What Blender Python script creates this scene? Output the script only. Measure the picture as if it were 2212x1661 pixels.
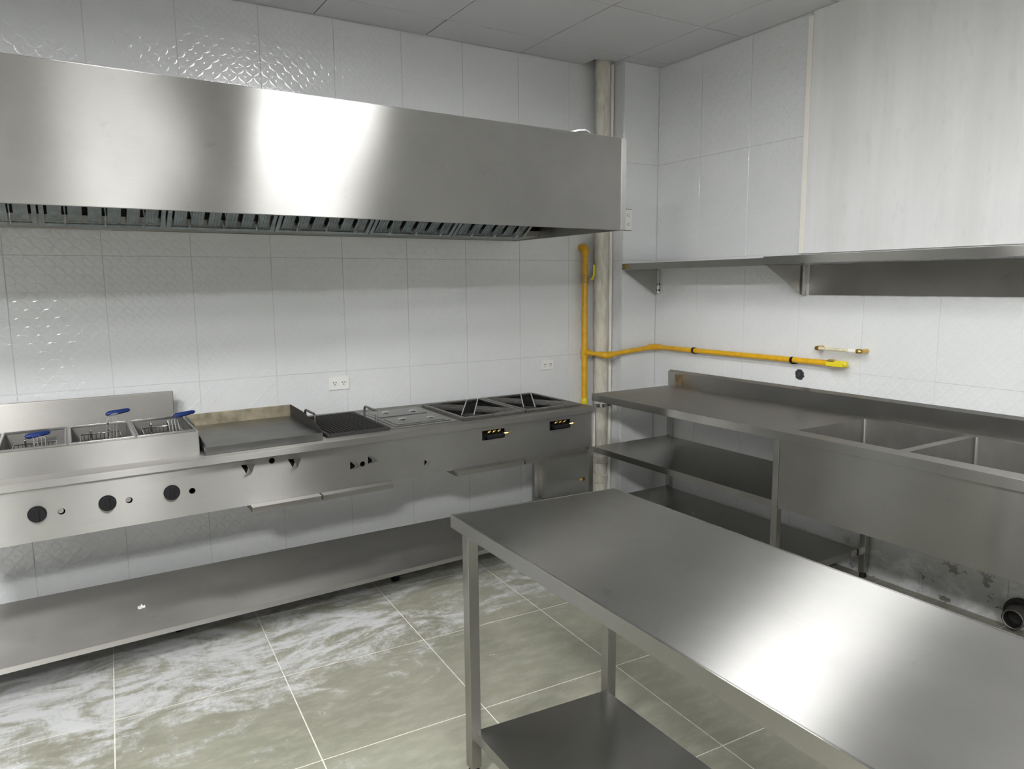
import bpy, bmesh, math, random
from mathutils import Vector, Matrix

random.seed(7)
scene = bpy.context.scene
for o in list(bpy.data.objects):
    bpy.data.objects.remove(o, do_unlink=True)
C = scene.collection
PI = math.pi

# ------------------------------------------------------------------ camera
W, H = 2212, 1661
F_PX, YAW, PITCH, ROLL = 1566.8, 0.5499, 0.1386, -0.0090
CAM = Vector((-3.5293, -4.0162, 1.5559))
fw = Vector((math.sin(YAW) * math.cos(PITCH), math.cos(YAW) * math.cos(PITCH), -math.sin(PITCH)))
rt = Vector((math.cos(YAW), -math.sin(YAW), 0))
up = rt.cross(fw)
rt2 = math.cos(ROLL) * rt + math.sin(ROLL) * up
up2 = -math.sin(ROLL) * rt + math.cos(ROLL) * up
cd = bpy.data.cameras.new('camera')
cd.sensor_fit = 'HORIZONTAL'
cd.sensor_width = 36.0
cd.lens = 36.0 * F_PX / W
cd.clip_start = 0.02
cam = bpy.data.objects.new('camera', cd)
cam.matrix_world = Matrix(((rt2.x, up2.x, -fw.x, CAM.x), (rt2.y, up2.y, -fw.y, CAM.y), (rt2.z, up2.z, -fw.z, CAM.z), (0, 0, 0, 1)))
C.objects.link(cam)
scene.camera = cam

# ------------------------------------------------------------------ world, exposure, lamp settings
wd = bpy.data.worlds.new('world')
scene.world = wd
wd.use_nodes = True
wd.node_tree.nodes['Background'].inputs[0].default_value = (0.6, 0.65, 0.7, 1)
wd.node_tree.nodes['Background'].inputs[1].default_value = 0.05
vs = scene.view_settings
vs.view_transform = 'Standard'
vs.look = 'None'
vs.gamma = 1.0
vs.use_curve_mapping = False
vs.exposure = 0.0
LAMP = 103.0                       # emission of the LED ceiling panels
LAMPS = [(-2.24, -1.90, 0.34), (-2.88, -4.25, 0.62), (-4.6, -3.3, 1.55), (-4.5, -5.6, 2.7)]   # panel centres, relative output; last two are added unseen fill

# room
HC = 2.974
XL, YF = -5.3, -7.5
PW, PD = 0.30, 0.19               # pilaster in the corner

# ------------------------------------------------------------------ materials
MATS = {}


def nt(name):
    m = bpy.data.materials.new(name)
    m.use_nodes = True
    n = m.node_tree
    b = n.nodes['Principled BSDF']
    return m, n, b


def math_node(n, op, a, b=None, c=None, clamp=False):
    x = n.nodes.new('ShaderNodeMath')
    x.operation = op
    x.use_clamp = clamp
    for i, v in enumerate((a, b, c)):
        if v is None:
            continue
        if isinstance(v, (int, float)):
            x.inputs[i].default_value = v
        else:
            n.links.new(v, x.inputs[i])
    return x.outputs[0]


def noise(n, vec, scale, detail=3, rough=0.5, dist=0.0):
    t = n.nodes.new('ShaderNodeTexNoise')
    t.inputs['Scale'].default_value = scale
    t.inputs['Detail'].default_value = detail
    t.inputs['Roughness'].default_value = rough
    t.inputs['Distortion'].default_value = dist
    n.links.new(vec, t.inputs['Vector'])
    return t.outputs[0]


def mapping(n, vec, scale=(1, 1, 1), loc=(0, 0, 0), rot=(0, 0, 0)):
    m = n.nodes.new('ShaderNodeMapping')
    m.inputs['Scale'].default_value = scale
    m.inputs['Location'].default_value = loc
    m.inputs['Rotation'].default_value = rot
    n.links.new(vec, m.inputs[0])
    return m.outputs[0]


def position(n):
    g = n.nodes.new('ShaderNodeNewGeometry')
    return g.outputs['Position']


def sep(n, v):
    s = n.nodes.new('ShaderNodeSeparateXYZ')
    n.links.new(v, s.inputs[0])
    return s.outputs


def ramp(n, fac, stops):
    r = n.nodes.new('ShaderNodeValToRGB')
    e = r.color_ramp.elements
    while len(e) < len(stops):
        e.new(0.5)
    for i, (p, c) in enumerate(stops):
        e[i].position = p
        e[i].color = (c, c, c, 1) if isinstance(c, (int, float)) else (*c, 1)
    n.links.new(fac, r.inputs[0])
    return r.outputs[0]


def mix(n, fac, a, b):
    m = n.nodes.new('ShaderNodeMix')
    m.data_type = 'RGBA'
    for s, v in ((m.inputs[0], fac), (m.inputs[6], a), (m.inputs[7], b)):
        if isinstance(v, (int, float)):
            s.default_value = v
        elif isinstance(v, tuple):
            s.default_value = (*v, 1)
        else:
            n.links.new(v, s)
    return m.outputs[2]


def smooth(n, v, lo, hi):
    m = n.nodes.new('ShaderNodeMapRange')
    m.interpolation_type = 'SMOOTHSTEP'
    n.links.new(v, m.inputs[0])
    m.inputs[1].default_value = lo
    m.inputs[2].default_value = hi
    return m.outputs[0]


def bump(n, height, strength=0.3, dist=0.002):
    b = n.nodes.new('ShaderNodeBump')
    b.inputs['Strength'].default_value = strength
    b.inputs['Distance'].default_value = dist
    n.links.new(height, b.inputs['Height'])
    return b.outputs[0]


def plain(name, col, rough=0.5, metal=0.0, spec=0.5, var=0.0, vscale=20):
    m, n, b = nt(name)
    b.inputs['Roughness'].default_value = rough
    b.inputs['Metallic'].default_value = metal
    b.inputs['Specular IOR Level'].default_value = spec
    if var:
        f = noise(n, position(n), vscale, 4)
        k = mix(n, ramp(n, f, [(0.3, 0.0), (0.7, 1.0)]), tuple(c * (1 - var) for c in col), tuple(min(1, c * (1 + var)) for c in col))
        n.links.new(k, b.inputs['Base Color'])
    else:
        b.inputs['Base Color'].default_value = (*col, 1)
    MATS[name] = m
    return m


def steel(name, col, rough, aniso=0.85, smudge=0.08, dirt=0.25):
    m, n, b = nt(name)
    b.inputs['Metallic'].default_value = 1.0
    pos = position(n)
    f1 = noise(n, pos, 2.3, 5, 0.6)
    f2 = noise(n, pos, 14.0, 4, 0.6)
    uv = n.nodes.new('ShaderNodeUVMap')
    uv.uv_map = 'UVMap'
    g = noise(n, mapping(n, uv.outputs[0], (420, 5, 1)), 1.0, 2, 0.6)     # brushing lines
    c = mix(n, ramp(n, f1, [(0.35, 0.0), (0.7, 1.0)]), tuple(x * 0.9 for x in col), tuple(min(1, x * 1.06) for x in col))
    c = mix(n, math_node(n, 'MULTIPLY', g, 0.22), c, tuple(x * 0.6 for x in col))
    f3 = noise(n, pos, 8.0, 8, 0.72, 0.4)      # dull handling marks
    c = mix(n, math_node(n, 'MULTIPLY', smooth(n, f3, 0.60, 0.78), dirt * 2), c, tuple(x * 0.45 for x in col))
    n.links.new(c, b.inputs['Base Color'])
    r = math_node(n, 'MULTIPLY_ADD', f2, smudge, rough - smudge * 0.5)
    r = math_node(n, 'MULTIPLY_ADD', f1, smudge, math_node(n, 'SUBTRACT', r, smudge * 0.5))
    n.links.new(r, b.inputs['Roughness'])
    b.inputs['Anisotropic'].default_value = aniso
    t = n.nodes.new('ShaderNodeTangent')
    t.direction_type = 'UV_MAP'
    t.uv_map = 'UVMap'
    n.links.new(t.outputs[0], b.inputs['Tangent'])
    MATS[name] = m
    return m


steel('steel', (0.45, 0.443, 0.425), 0.25, 1.0, 0.012)
steel('steel_table', (0.475, 0.472, 0.46), 0.34, 1.0, 0.02)
steel('steel_hood', (0.455, 0.45, 0.435), 0.38, 1.0, 0.03)
steel('steel_worn', (0.40, 0.39, 0.365), 0.42, 0.85, 0.06)
plain('steel_bare', (0.60, 0.59, 0.56), 0.25, 1.0)
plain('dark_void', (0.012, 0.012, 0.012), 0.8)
plain('black_plastic', (0.008, 0.008, 0.009), 0.6, spec=0.2)
plain('steel_matte', (0.36, 0.35, 0.33), 0.42, 1.0, var=0.1, vscale=9)
plain('cast_iron', (0.020, 0.019, 0.018), 0.6, 0.2, var=0.3, vscale=60)
plain('griddle_plate', (0.19, 0.19, 0.185), 0.36, 1.0, var=0.25, vscale=6)
plain('griddle_wall', (0.42, 0.37, 0.27), 0.45, 0.8, var=0.35, vscale=14)
plain('grey_iron', (0.22, 0.21, 0.20), 0.42, 1.0, var=0.25, vscale=30)
plain('blue_grip', (0.009, 0.028, 0.14), 0.45)
plain('brass', (0.62, 0.42, 0.14), 0.3, 1.0)
plain('galvanised', (0.40, 0.44, 0.44), 0.40, 1.0, var=0.2, vscale=30)
plain('yellow_paint', (0.72, 0.40, 0.015), 0.35, var=0.12, vscale=25)
plain('yellow_bright', (0.75, 0.62, 0.02), 0.4)
plain('white_plastic', (0.80, 0.80, 0.77), 0.35)
plain('white_trim', (0.82, 0.80, 0.73), 0.5)
plain('chrome', (0.8, 0.8, 0.8), 0.12, 1.0)
plain('film', (0.85, 0.86, 0.88), 0.3)
plain('grout_wall', (0.60, 0.61, 0.61), 0.8)
plain('grout_floor', (0.54, 0.53, 0.48), 0.85, var=0.15, vscale=30)
plain('paint_wall', (0.26, 0.26, 0.26), 0.7, var=0.05, vscale=3)
plain('cream_tube', (0.70, 0.64, 0.46), 0.4, var=0.15, vscale=40)
plain('blue_dirt', (0.03, 0.035, 0.05), 0.6)
plain('lamp_frame', (0.25, 0.25, 0.25), 0.6)
plain('adhesive', (0.22, 0.16, 0.08), 0.5, 0.5, var=0.4, vscale=40)
plain('ceiling_void', (0.05, 0.05, 0.05), 0.9)


def make_pipe_mat():
    m, n, b = nt('old_pipe')
    p = position(n)
    f = noise(n, mapping(n, p, (30, 30, 9)), 1.0, 5, 0.65)
    f2 = noise(n, mapping(n, p, (60, 60, 5)), 1.0, 3)
    c = mix(n, ramp(n, f, [(0.38, 0.0), (0.62, 1.0)]), (0.55, 0.52, 0.43), (0.70, 0.68, 0.60))
    c = mix(n, ramp(n, f2, [(0.66, 0.0), (0.74, 0.7)]), c, (0.20, 0.17, 0.12))
    n.links.new(c, b.inputs['Base Color'])
    b.inputs['Roughness'].default_value = 0.55
    MATS['old_pipe'] = m


make_pipe_mat()


def make_wall_tile():
    """glossy white tile; relief of lens-shaped petals on a diagonal lattice with a small star in every cell"""
    m, n, b = nt('wall_tile')
    uv = n.nodes.new('ShaderNodeUVMap')
    uv.uv_map = 'UVMap'
    x, y, z = sep(n, uv.outputs[0])[:3]
    P = 0.0784
    u = math_node(n, 'DIVIDE', x, P)
    v = math_node(n, 'DIVIDE', y, P)
    s = math_node(n, 'ADD', u, v)
    t = math_node(n, 'SUBTRACT', u, v)

    def petal(a, c):
        d = math_node(n, 'ABSOLUTE', math_node(n, 'SUBTRACT', math_node(n, 'FRACT', math_node(n, 'ADD', a, 100.5)), 0.5))
        w = math_node(n, 'ABSOLUTE', math_node(n, 'SINE', math_node(n, 'MULTIPLY', c, PI)))
        w = math_node(n, 'MULTIPLY_ADD', w, 0.20, 0.015)
        q = math_node(n, 'SUBTRACT', 1.0, math_node(n, 'DIVIDE', d, w), clamp=True)
        return math_node(n, 'SUBTRACT', 1.0, math_node(n, 'POWER', math_node(n, 'SUBTRACT', 1.0, q), 2.0))
    h = math_node(n, 'MAXIMUM', petal(s, t), petal(t, s))
    # four-pointed star in the middle of each diamond (diamond centres lie half a period along u)
    fs = math_node(n, 'SUBTRACT', math_node(n, 'FRACT', math_node(n, 'ADD', s, 100)), 0.5)
    ft = math_node(n, 'SUBTRACT', math_node(n, 'FRACT', math_node(n, 'ADD', t, 100)), 0.5)
    a = math_node(n, 'ABSOLUTE', math_node(n, 'ADD', fs, ft))
    c = math_node(n, 'ABSOLUTE', math_node(n, 'SUBTRACT', fs, ft))
    st = math_node(n, 'ADD', math_node(n, 'POWER', a, 0.6), math_node(n, 'POWER', c, 0.6))
    st = math_node(n, 'SUBTRACT', 1.0, math_node(n, 'DIVIDE', st, 0.58), clamp=True)
    h = math_node(n, 'MAXIMUM', h, st)
    n.links.new(bump(n, h, 0.9, 0.0008), b.inputs['Normal'])
    p = position(n)
    f = noise(n, p, 1.3, 3)
    col = mix(n, ramp(n, f, [(0.3, 0.0), (0.7, 1.0)]), (0.68, 0.695, 0.70), (0.73, 0.745, 0.75))
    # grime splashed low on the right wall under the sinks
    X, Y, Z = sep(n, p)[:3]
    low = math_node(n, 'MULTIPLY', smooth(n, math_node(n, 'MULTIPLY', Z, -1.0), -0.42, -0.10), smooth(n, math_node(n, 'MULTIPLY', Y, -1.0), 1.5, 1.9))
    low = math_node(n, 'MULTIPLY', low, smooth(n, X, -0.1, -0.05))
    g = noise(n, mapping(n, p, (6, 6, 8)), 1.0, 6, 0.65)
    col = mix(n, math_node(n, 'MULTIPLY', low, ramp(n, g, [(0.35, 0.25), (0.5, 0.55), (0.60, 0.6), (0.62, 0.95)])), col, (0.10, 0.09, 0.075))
    n.links.new(col, b.inputs['Base Color'])
    b.inputs['Roughness'].default_value = 0.11
    b.inputs['Specular IOR Level'].default_value = 0.75
    MATS['wall_tile'] = m


make_wall_tile()


def make_board():
    m, n, b = nt('stained_board')
    p = position(n)
    f = noise(n, mapping(n, p, (1, 5.5, 0.5)), 1.0, 5, 0.6)
    f2 = noise(n, mapping(n, p, (1, 14, 6)), 1.0, 5, 0.7)
    col = mix(n, ramp(n, f, [(0.36, 0.0), (0.62, 1.0)]), (0.68, 0.68, 0.675), (0.76, 0.76, 0.765))
    col = mix(n, ramp(n, f2, [(0.55, 0.0), (0.75, 0.35)]), col, (0.52, 0.51, 0.49))
    n.links.new(col, b.inputs['Base Color'])
    b.inputs['Roughness'].default_value = 0.55
    n.links.new(bump(n, f2, 0.15, 0.002), b.inputs['Normal'])
    MATS['stained_board'] = m


make_board()


def make_ceiling():
    m, n, b = nt('ceiling_panel')
    p = position(n)
    f = noise(n, p, 120, 2)
    col = mix(n, f, (0.60, 0.60, 0.62), (0.66, 0.66, 0.68))
    n.links.new(col, b.inputs['Base Color'])
    b.inputs['Roughness'].default_value = 0.6
    MATS['ceiling_panel'] = m


make_ceiling()


def make_floor_tile():
    m, n, b = nt('floor_tile')
    p = position(n)
    X, Y, Z = sep(n, p)[:3]
    f = noise(n, p, 2.2, 6, 0.6)
    f2 = noise(n, mapping(n, p, (9, 20, 1), rot=(0, 0, 0.2)), 1.0, 5, 0.65)
    col = mix(n, ramp(n, f, [(0.3, 0.0), (0.7, 1.0)]), (0.170, 0.168, 0.132), (0.225, 0.221, 0.180))
    col = mix(n, ramp(n, f2, [(0.45, 0.0), (0.75, 0.5)]), col, (0.33, 0.325, 0.275))
    # plaster dust wiped over the floor, thickest along the range
    near = smooth(n, Y, -1.70, -1.02)                       # 0 away from the range .. 1 beside it
    left = smooth(n, math_node(n, 'MULTIPLY', X, -1.0), 1.6, 3.6)
    amt = math_node(n, 'MULTIPLY_ADD', near, 0.135, math_node(n, 'MULTIPLY', left, 0.075))
    d1 = noise(n, mapping(n, p, (2.6, 4.6, 1), rot=(0, 0, 0.35)), 1.0, 9, 0.66, 2.2)
    d2 = noise(n, mapping(n, p, (9, 26, 1), rot=(0, 0, 0.55)), 1.0, 7, 0.75, 1.5)
    d4 = noise(n, mapping(n, p, (30, 9, 1), rot=(0, 0, -0.3)), 1.0, 5, 0.7, 2.5)
    dd = math_node(n, 'ADD', math_node(n, 'MULTIPLY', d1, 0.62), math_node(n, 'ADD', math_node(n, 'MULTIPLY', d2, 0.24), math_node(n, 'MULTIPLY', d4, 0.14)))
    k = smooth(n, math_node(n, 'ADD', dd, amt), 0.60, 0.76)
    k = math_node(n, 'MULTIPLY', k, 0.72)
    col = mix(n, k, col, (0.49, 0.50, 0.515))
    # a few crumbs elsewhere
    d3 = noise(n, mapping(n, p, (7, 13, 1), rot=(0, 0, 0.3)), 1.0, 9, 0.78, 0.8)
    col = mix(n, smooth(n, math_node(n, 'ADD', d3, math_node(n, 'MULTIPLY', left, 0.03)), 0.655, 0.72), col, (0.70, 0.69, 0.66))
    n.links.new(col, b.inputs['Base Color'])
    r = math_node(n, 'MULTIPLY_ADD', k, 0.35, 0.42)
    n.links.new(r, b.inputs['Roughness'])
    n.links.new(bump(n, f2, 0.08, 0.001), b.inputs['Normal'])
    MATS['floor_tile'] = m


make_floor_tile()


def make_lamp_mat():
  for q, l in enumerate(LAMPS):
    m, n, b = nt('led_diffuser')
    b.inputs['Base Color'].default_value = (0.9, 0.9, 0.9, 1)
    b.inputs['Emission Color'].default_value = (1.0, 1.0, 0.99, 1)
    b.inputs['Emission Strength'].default_value = LAMP * l[2]
    MATS['led_diffuser_%d' % q] = m


make_lamp_mat()

# ------------------------------------------------------------------ mesh helpers


def hexa(bm, pts):
    """eight points: bottom ring of four then top ring of four"""
    v = [bm.verts.new(p) for p in pts]
    for f in ((3, 2, 1, 0), (4, 5, 6, 7), (0, 1, 5, 4), (1, 2, 6, 5), (2, 3, 7, 6), (3, 0, 4, 7)):
        bm.faces.new([v[i] for i in f])
    return v


def box(bm, x0, x1, y0, y1, z0, z1):
    return hexa(bm, [(x0, y0, z0), (x1, y0, z0), (x1, y1, z0), (x0, y1, z0), (x0, y0, z1), (x1, y0, z1), (x1, y1, z1), (x0, y1, z1)])


def prism(bm, pts, off):
    """polygon pts extruded by vector off"""
    off = Vector(off)
    a = [bm.verts.new(p) for p in pts]
    b = [bm.verts.new(Vector(p) + off) for p in pts]
    k = len(pts)
    bm.faces.new(a[::-1])
    bm.faces.new(b)
    for i in range(k):
        bm.faces.new([a[i], a[(i + 1) % k], b[(i + 1) % k], b[i]])


def tube(bm, path, r, seg=12, cap=True):
    path = [Vector(p) for p in path]
    rings = []
    prev = None
    for i, p in enumerate(path):
        if i == 0:
            d = path[1] - p
        elif i == len(path) - 1:
            d = p - path[i - 1]
        else:
            d = (path[i + 1] - p).normalized() + (p - path[i - 1]).normalized()
        d.normalize()
        if prev is None:
            a = Vector((0, 0, 1)) if abs(d.z) < 0.9 else Vector((1, 0, 0))
            nrm = (a - d * a.dot(d)).normalized()
        else:
            nrm = (prev - d * prev.dot(d)).normalized()
        prev = nrm
        bi = d.cross(nrm)
        rr = r[i] if isinstance(r, (list, tuple)) else r
        rings.append([bm.verts.new(p + rr * (math.cos(2 * PI * k / seg) * nrm + math.sin(2 * PI * k / seg) * bi)) for k in range(seg)])
    for a, b in zip(rings, rings[1:]):
        for k in range(seg):
            f = bm.faces.new([a[k], a[(k + 1) % seg], b[(k + 1) % seg], b[k]])
            f.smooth = True
    if cap:
        bm.faces.new(rings[0][::-1])
        bm.faces.new(rings[-1])


def bend(pts, r=0.02, n=5):
    """round the corners of a polyline"""
    pts = [Vector(p) for p in pts]
    out = [pts[0]]
    for i in range(1, len(pts) - 1):
        a, p, b = pts[i - 1], pts[i], pts[i + 1]
        d0 = (a - p).normalized()
        d1 = (b - p).normalized()
        rr = min(r, (a - p).length * 0.49, (b - p).length * 0.49)
        s, e = p + d0 * rr, p + d1 * rr
        for k in range(n + 1):
            t = k / n
            out.append((1 - t) ** 2 * s + 2 * t * (1 - t) * p + t * t * e)
    out.append(pts[-1])
    return out


def cyl(bm, p0, p1, r, seg=20):
    tube(bm, [p0, p1], r, seg)


def set_uv(bm, brush):
    """u runs across the brushing (the direction a reflection is drawn out), v along it"""
    uv = (bm.loops.layers.uv.get('UVMap') or bm.loops.layers.uv.new('UVMap'))
    for f in bm.faces:
        nn = f.normal
        ax = max(range(3), key=lambda i: abs(nn[i]))
        b = brush
        if ax == b:
            b = 0 if ax != 0 else 1
        s = 3 - ax - b
        for l in f.loops:
            l[uv].uv = (l.vert.co[s], l.vert.co[b])


def bev(bm, w=0.003, seg=2):
    bm.normal_update()
    ed = [e for e in bm.edges if len(e.link_faces) == 2 and e.calc_face_angle(0) > 0.6]
    if ed:
        bmesh.ops.bevel(bm, geom=ed, offset=w, segments=seg, profile=0.6, affect='EDGES', clamp_overlap=True)


def wloc(o):
    v = Vector((0, 0, 0))
    while o is not None:
        v = v + o.location
        o = o.parent
    return v


def obj(name, bm, mat, parent=None, brush=0, bevel=0.0, seg=2, keep_uv=False, free=False):
    """world-space bmesh -> one mesh object"""
    if bevel:
        bev(bm, bevel, seg)
    bmesh.ops.recalc_face_normals(bm, faces=bm.faces[:])
    bm.normal_update()
    if not keep_uv:
        set_uv(bm, brush)
    if parent is not None:
        base = wloc(parent)
        loc = Vector((0, 0, 0))
    else:
        xs = [v.co.x for v in bm.verts]
        ys = [v.co.y for v in bm.verts]
        zs = [v.co.z for v in bm.verts]
        base = Vector(((min(xs) + max(xs)) / 2, (min(ys) + max(ys)) / 2, min(zs)))
        loc = base
    bmesh.ops.translate(bm, verts=bm.verts[:], vec=-base)
    for e in bm.edges:
        if len(e.link_faces) == 2 and e.calc_face_angle(0) > 0.6:
            e.smooth = False
    me = bpy.data.meshes.new(name)
    bm.to_mesh(me)
    bm.free()
    if mat:
        me.materials.append(MATS[mat])
    o = bpy.data.objects.new(name, me)
    o.location = loc
    C.objects.link(o)
    if parent is not None:
        o.parent = parent
    return o


def tag(o, label, cat, group=None):
    o['label'] = label
    o['category'] = cat
    if group:
        o['group'] = group
    return o


def thing(name, loc, label, cat, group=None):
    o = bpy.data.objects.new(name, None)
    o.empty_display_size = 0.1
    o.location = loc
    C.objects.link(o)
    return tag(o, label, cat, group)


def struct(o, kind='structure'):
    o['kind'] = kind
    return o


def B():
    return bmesh.new()


def one(name, mat, parent, *args, brush=0, bevel=0.0, label=None):
    bm = B()
    box(bm, *args)
    o = obj(name, bm, mat, parent, brush, bevel)
    if label:
        o['label'] = label
    return o


def clip_poly(poly, x0, x1, y0, y1):
    def cut(ps, inside, inter):
        out = []
        for i in range(len(ps)):
            a, b = ps[i - 1], ps[i]
            ia, ib = inside(a), inside(b)
            if ib:
                if not ia:
                    out.append(inter(a, b))
                out.append(b)
            elif ia:
                out.append(inter(a, b))
        return out

    def ix(v):
        return lambda a, b: (v, a[1] + (b[1] - a[1]) * (v - a[0]) / (b[0] - a[0]))

    def iy(v):
        return lambda a, b: (a[0] + (b[0] - a[0]) * (v - a[1]) / (b[1] - a[1]), v)
    for ins, it in ((lambda p: p[0] >= x0, ix(x0)), (lambda p: p[0] <= x1, ix(x1)), (lambda p: p[1] >= y0, iy(y0)), (lambda p: p[1] <= y1, iy(y1))):
        if poly:
            poly = cut(poly, ins, it)
    return poly


def area(ps):
    return abs(sum(ps[i - 1][0] * ps[i][1] - ps[i][0] * ps[i - 1][1] for i in range(len(ps)))) / 2 if len(ps) > 2 else 0


def holed(bm, us, vs_, holes, put):
    """cells of a grid us x vs_ except those inside holes; put(bm,u0,u1,v0,v1)"""
    us = sorted(set(us + [h[0] for h in holes] + [h[1] for h in holes]))
    vs_ = sorted(set(vs_ + [h[2] for h in holes] + [h[3] for h in holes]))
    for a, b in zip(us, us[1:]):
        run = None
        for c, d in zip(vs_, vs_[1:]):
            cu, cv = (a + b) / 2, (c + d) / 2
            if any(h[0] < cu < h[1] and h[2] < cv < h[3] for h in holes):
                continue
            put(bm, a, b, c, d)


def boolean_cut(o, cutters):
    bm = cutters
    bmesh.ops.recalc_face_normals(bm, faces=bm.faces[:])
    me = bpy.data.meshes.new('cut')
    bm.to_mesh(me)
    bm.free()
    c = bpy.data.objects.new('cut', me)
    c.location = wloc(o) * 0
    C.objects.link(c)
    base = wloc(o)
    for v in me.vertices:
        v.co -= base
    # both meshes now share o's frame
    keep_parent, keep_loc = o.parent, o.location.copy()
    o.parent = None
    o.location = (0, 0, 0)
    md = o.modifiers.new('cut', 'BOOLEAN')
    md.operation = 'DIFFERENCE'
    md.solver = 'EXACT'
    md.object = c
    bpy.context.view_layer.update()
    dg = bpy.context.evaluated_depsgraph_get()
    new = bpy.data.meshes.new_from_object(o.evaluated_get(dg))
    o.modifiers.clear()
    o.data = new
    o.parent = keep_parent
    o.location = keep_loc
    bpy.data.objects.remove(c, do_unlink=True)


# ================================================================== THE SETTING
# ---- floor
GA, TX, TY = -0.0466, 0.6, 0.5951
GX, GY = -1.6953, -1.2675
bm = B()
box(bm, XL, 0, YF, 0, -0.06, 0.0013)
floor = struct(obj('floor', bm, 'grout_floor'))
fl_mesh = None
cg, sg = math.cos(GA), math.sin(GA)
for i in range(-5, 9):
    for j in range(-4, 13):
        g = 0.0022
        loc = [(-i * TX + a, -j * TY + b_) for a, b_ in ((-TX + g, -TY + g), (-g, -TY + g), (-g, -g), (-TX + g, -g))]
        ps = [(GX + a * cg - b_ * sg, GY + a * sg + b_ * cg) for a, b_ in loc]
        cl = clip_poly(ps, XL, 0, YF, 0)
        if area(cl) < 0.002:
            continue
        bm = B()
        prism(bm, [(x, y, -0.0012) for x, y in cl], (0, 0, 0.0032))
        obj('floor_tile', bm, 'floor_tile', floor)

# ---- ceiling
bm = B()
box(bm, XL, 0, YF, 0, HC + 0.05, HC + 0.10)
ceiling = struct(obj('ceiling', bm, 'ceiling_void'))
CX, CY, CSX, CSY = -0.3377, -0.2841, 0.6477, 0.618
for i in range(-1, 9):
    for j in range(-1, 13):
        g = 0.0034
        x1, x0 = CX - i * CSX - g, CX - (i + 1) * CSX + g
        y1, y0 = CY - j * CSY - g, CY - (j + 1) * CSY + g
        x0, x1, y0, y1 = max(x0, XL), min(x1, -0.004), max(y0, YF), min(y1, -0.004)
        if x1 - x0 < 0.02 or y1 - y0 < 0.02:
            continue
        bm = B()
        if i == 0 and j == -1:      # cut out around the drain pipe
            dz = random.uniform(0, .002)
            prism(bm, [(x0, y0, HC + dz), (x1, y0, HC + dz), (x1, y1, HC + dz), (-0.345, y1, HC + dz), (-0.345, -0.15, HC + dz), (-0.50, -0.13, HC + dz), (-0.50, y1, HC + dz), (x0, y1, HC + dz)], (0, 0, 0.012))
        else:
            dz = random.uniform(0, .003)
            box(bm, x0, x1, y0, y1, HC + dz, HC + 0.012 + dz)
        obj('ceiling_panel', bm, 'ceiling_panel', ceiling)

# ---- tiled walls
TW, TH = 0.392, 0.6372
ZJ = [0.0, 0.4295, 1.067, 1.7042, 2.3414, HC]


def tile_mesh(parent, axis, a0, a1, z0, z1, face, sign, u0=None, v0=None, thick=0.008, mat='wall_tile'):
    """axis 0: tile lies in a wall of constant Y, axis 1: constant X. face = plane of the tile front, sign = side of the room"""
    bm = B()
    if axis == 0:
        box(bm, a0, a1, min(face, face - sign * thick), max(face, face - sign * thick), z0, z1)
    else:
        box(bm, min(face, face - sign * thick), max(face, face - sign * thick), a0, a1, z0, z1)
    bev(bm, 0.0012, 1)
    bmesh.ops.recalc_face_normals(bm, faces=bm.faces[:])
    uv = (bm.loops.layers.uv.get('UVMap') or bm.loops.layers.uv.new('UVMap'))
    u0 = a0 if u0 is None else u0
    v0 = z0 if v0 is None else v0
    for f in bm.faces:
        for l in f.loops:
            c = l.vert.co
            l[uv].uv = ((c.x if axis == 0 else c.y) - u0, c.z - v0)
    return obj('wall_tile', bm, mat, parent, keep_uv=True)


bm = B()
box(bm, XL, 0, 0.0028, 0.2, 0, HC + 0.1)
wall_back = struct(obj('wall_back', bm, 'grout_wall'))
xj = [-0.61 - TW * k for k in range(-1, 13)]
for k in range(len(xj) - 1):
    a1, a0 = xj[k], xj[k + 1]
    for r in range(5):
        z0, z1 = ZJ[r], ZJ[r + 1]
        gl = gr = 0.0012
        if r == 4 and abs(a0 + 1.786) < 0.03:
            gl = 0.005
        b0, b1 = max(a0 + gl, XL), min(a1 - gr, -PW)
        if b1 - b0 < 0.02:
            continue
        tile_mesh(wall_back, 0, b0, b1, z0 + 0.0012, z1 - 0.0012, random.uniform(-0.0006, 0.0004), -1, u0=a0 + 0.001, v0=z0 if r else z1 - TH)

bm = B()
box(bm, 0.0028, 0.2, YF, 0.2, 0, HC + 0.1)
wall_right = struct(obj('wall_right', bm, 'grout_wall'))
yj = [-PD - 0.39 * k for k in range(0, 20)]
for k in range(len(yj) - 1):
    a1, a0 = yj[k], yj[k + 1]
    for r in range(5):
        if r >= 3 and a0 < -1.5:
            continue
        z0, z1 = ZJ[r], ZJ[r + 1]
        tile_mesh(wall_right, 1, max(a0 + 0.0012, YF), a1 - 0.0012, z0 + 0.0012, z1 - 0.0012, random.uniform(-0.0005, 0.0005), -1, u0=a0, v0=z0 if r else z1 - TH)
bm = B()
box(bm, -0.012, 0.009, YF, -1.385, 1.7054, HC)
obj('wall_board', bm, 'stained_board', wall_right)['label'] = 'stained off-white plain board above the shelf'
bm = B()
box(bm, -0.016, 0.009, -1.384, -1.352, 1.7054, HC - 0.02)
trim = struct(obj('trim_1', bm, 'white_trim', bevel=0.003))

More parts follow.
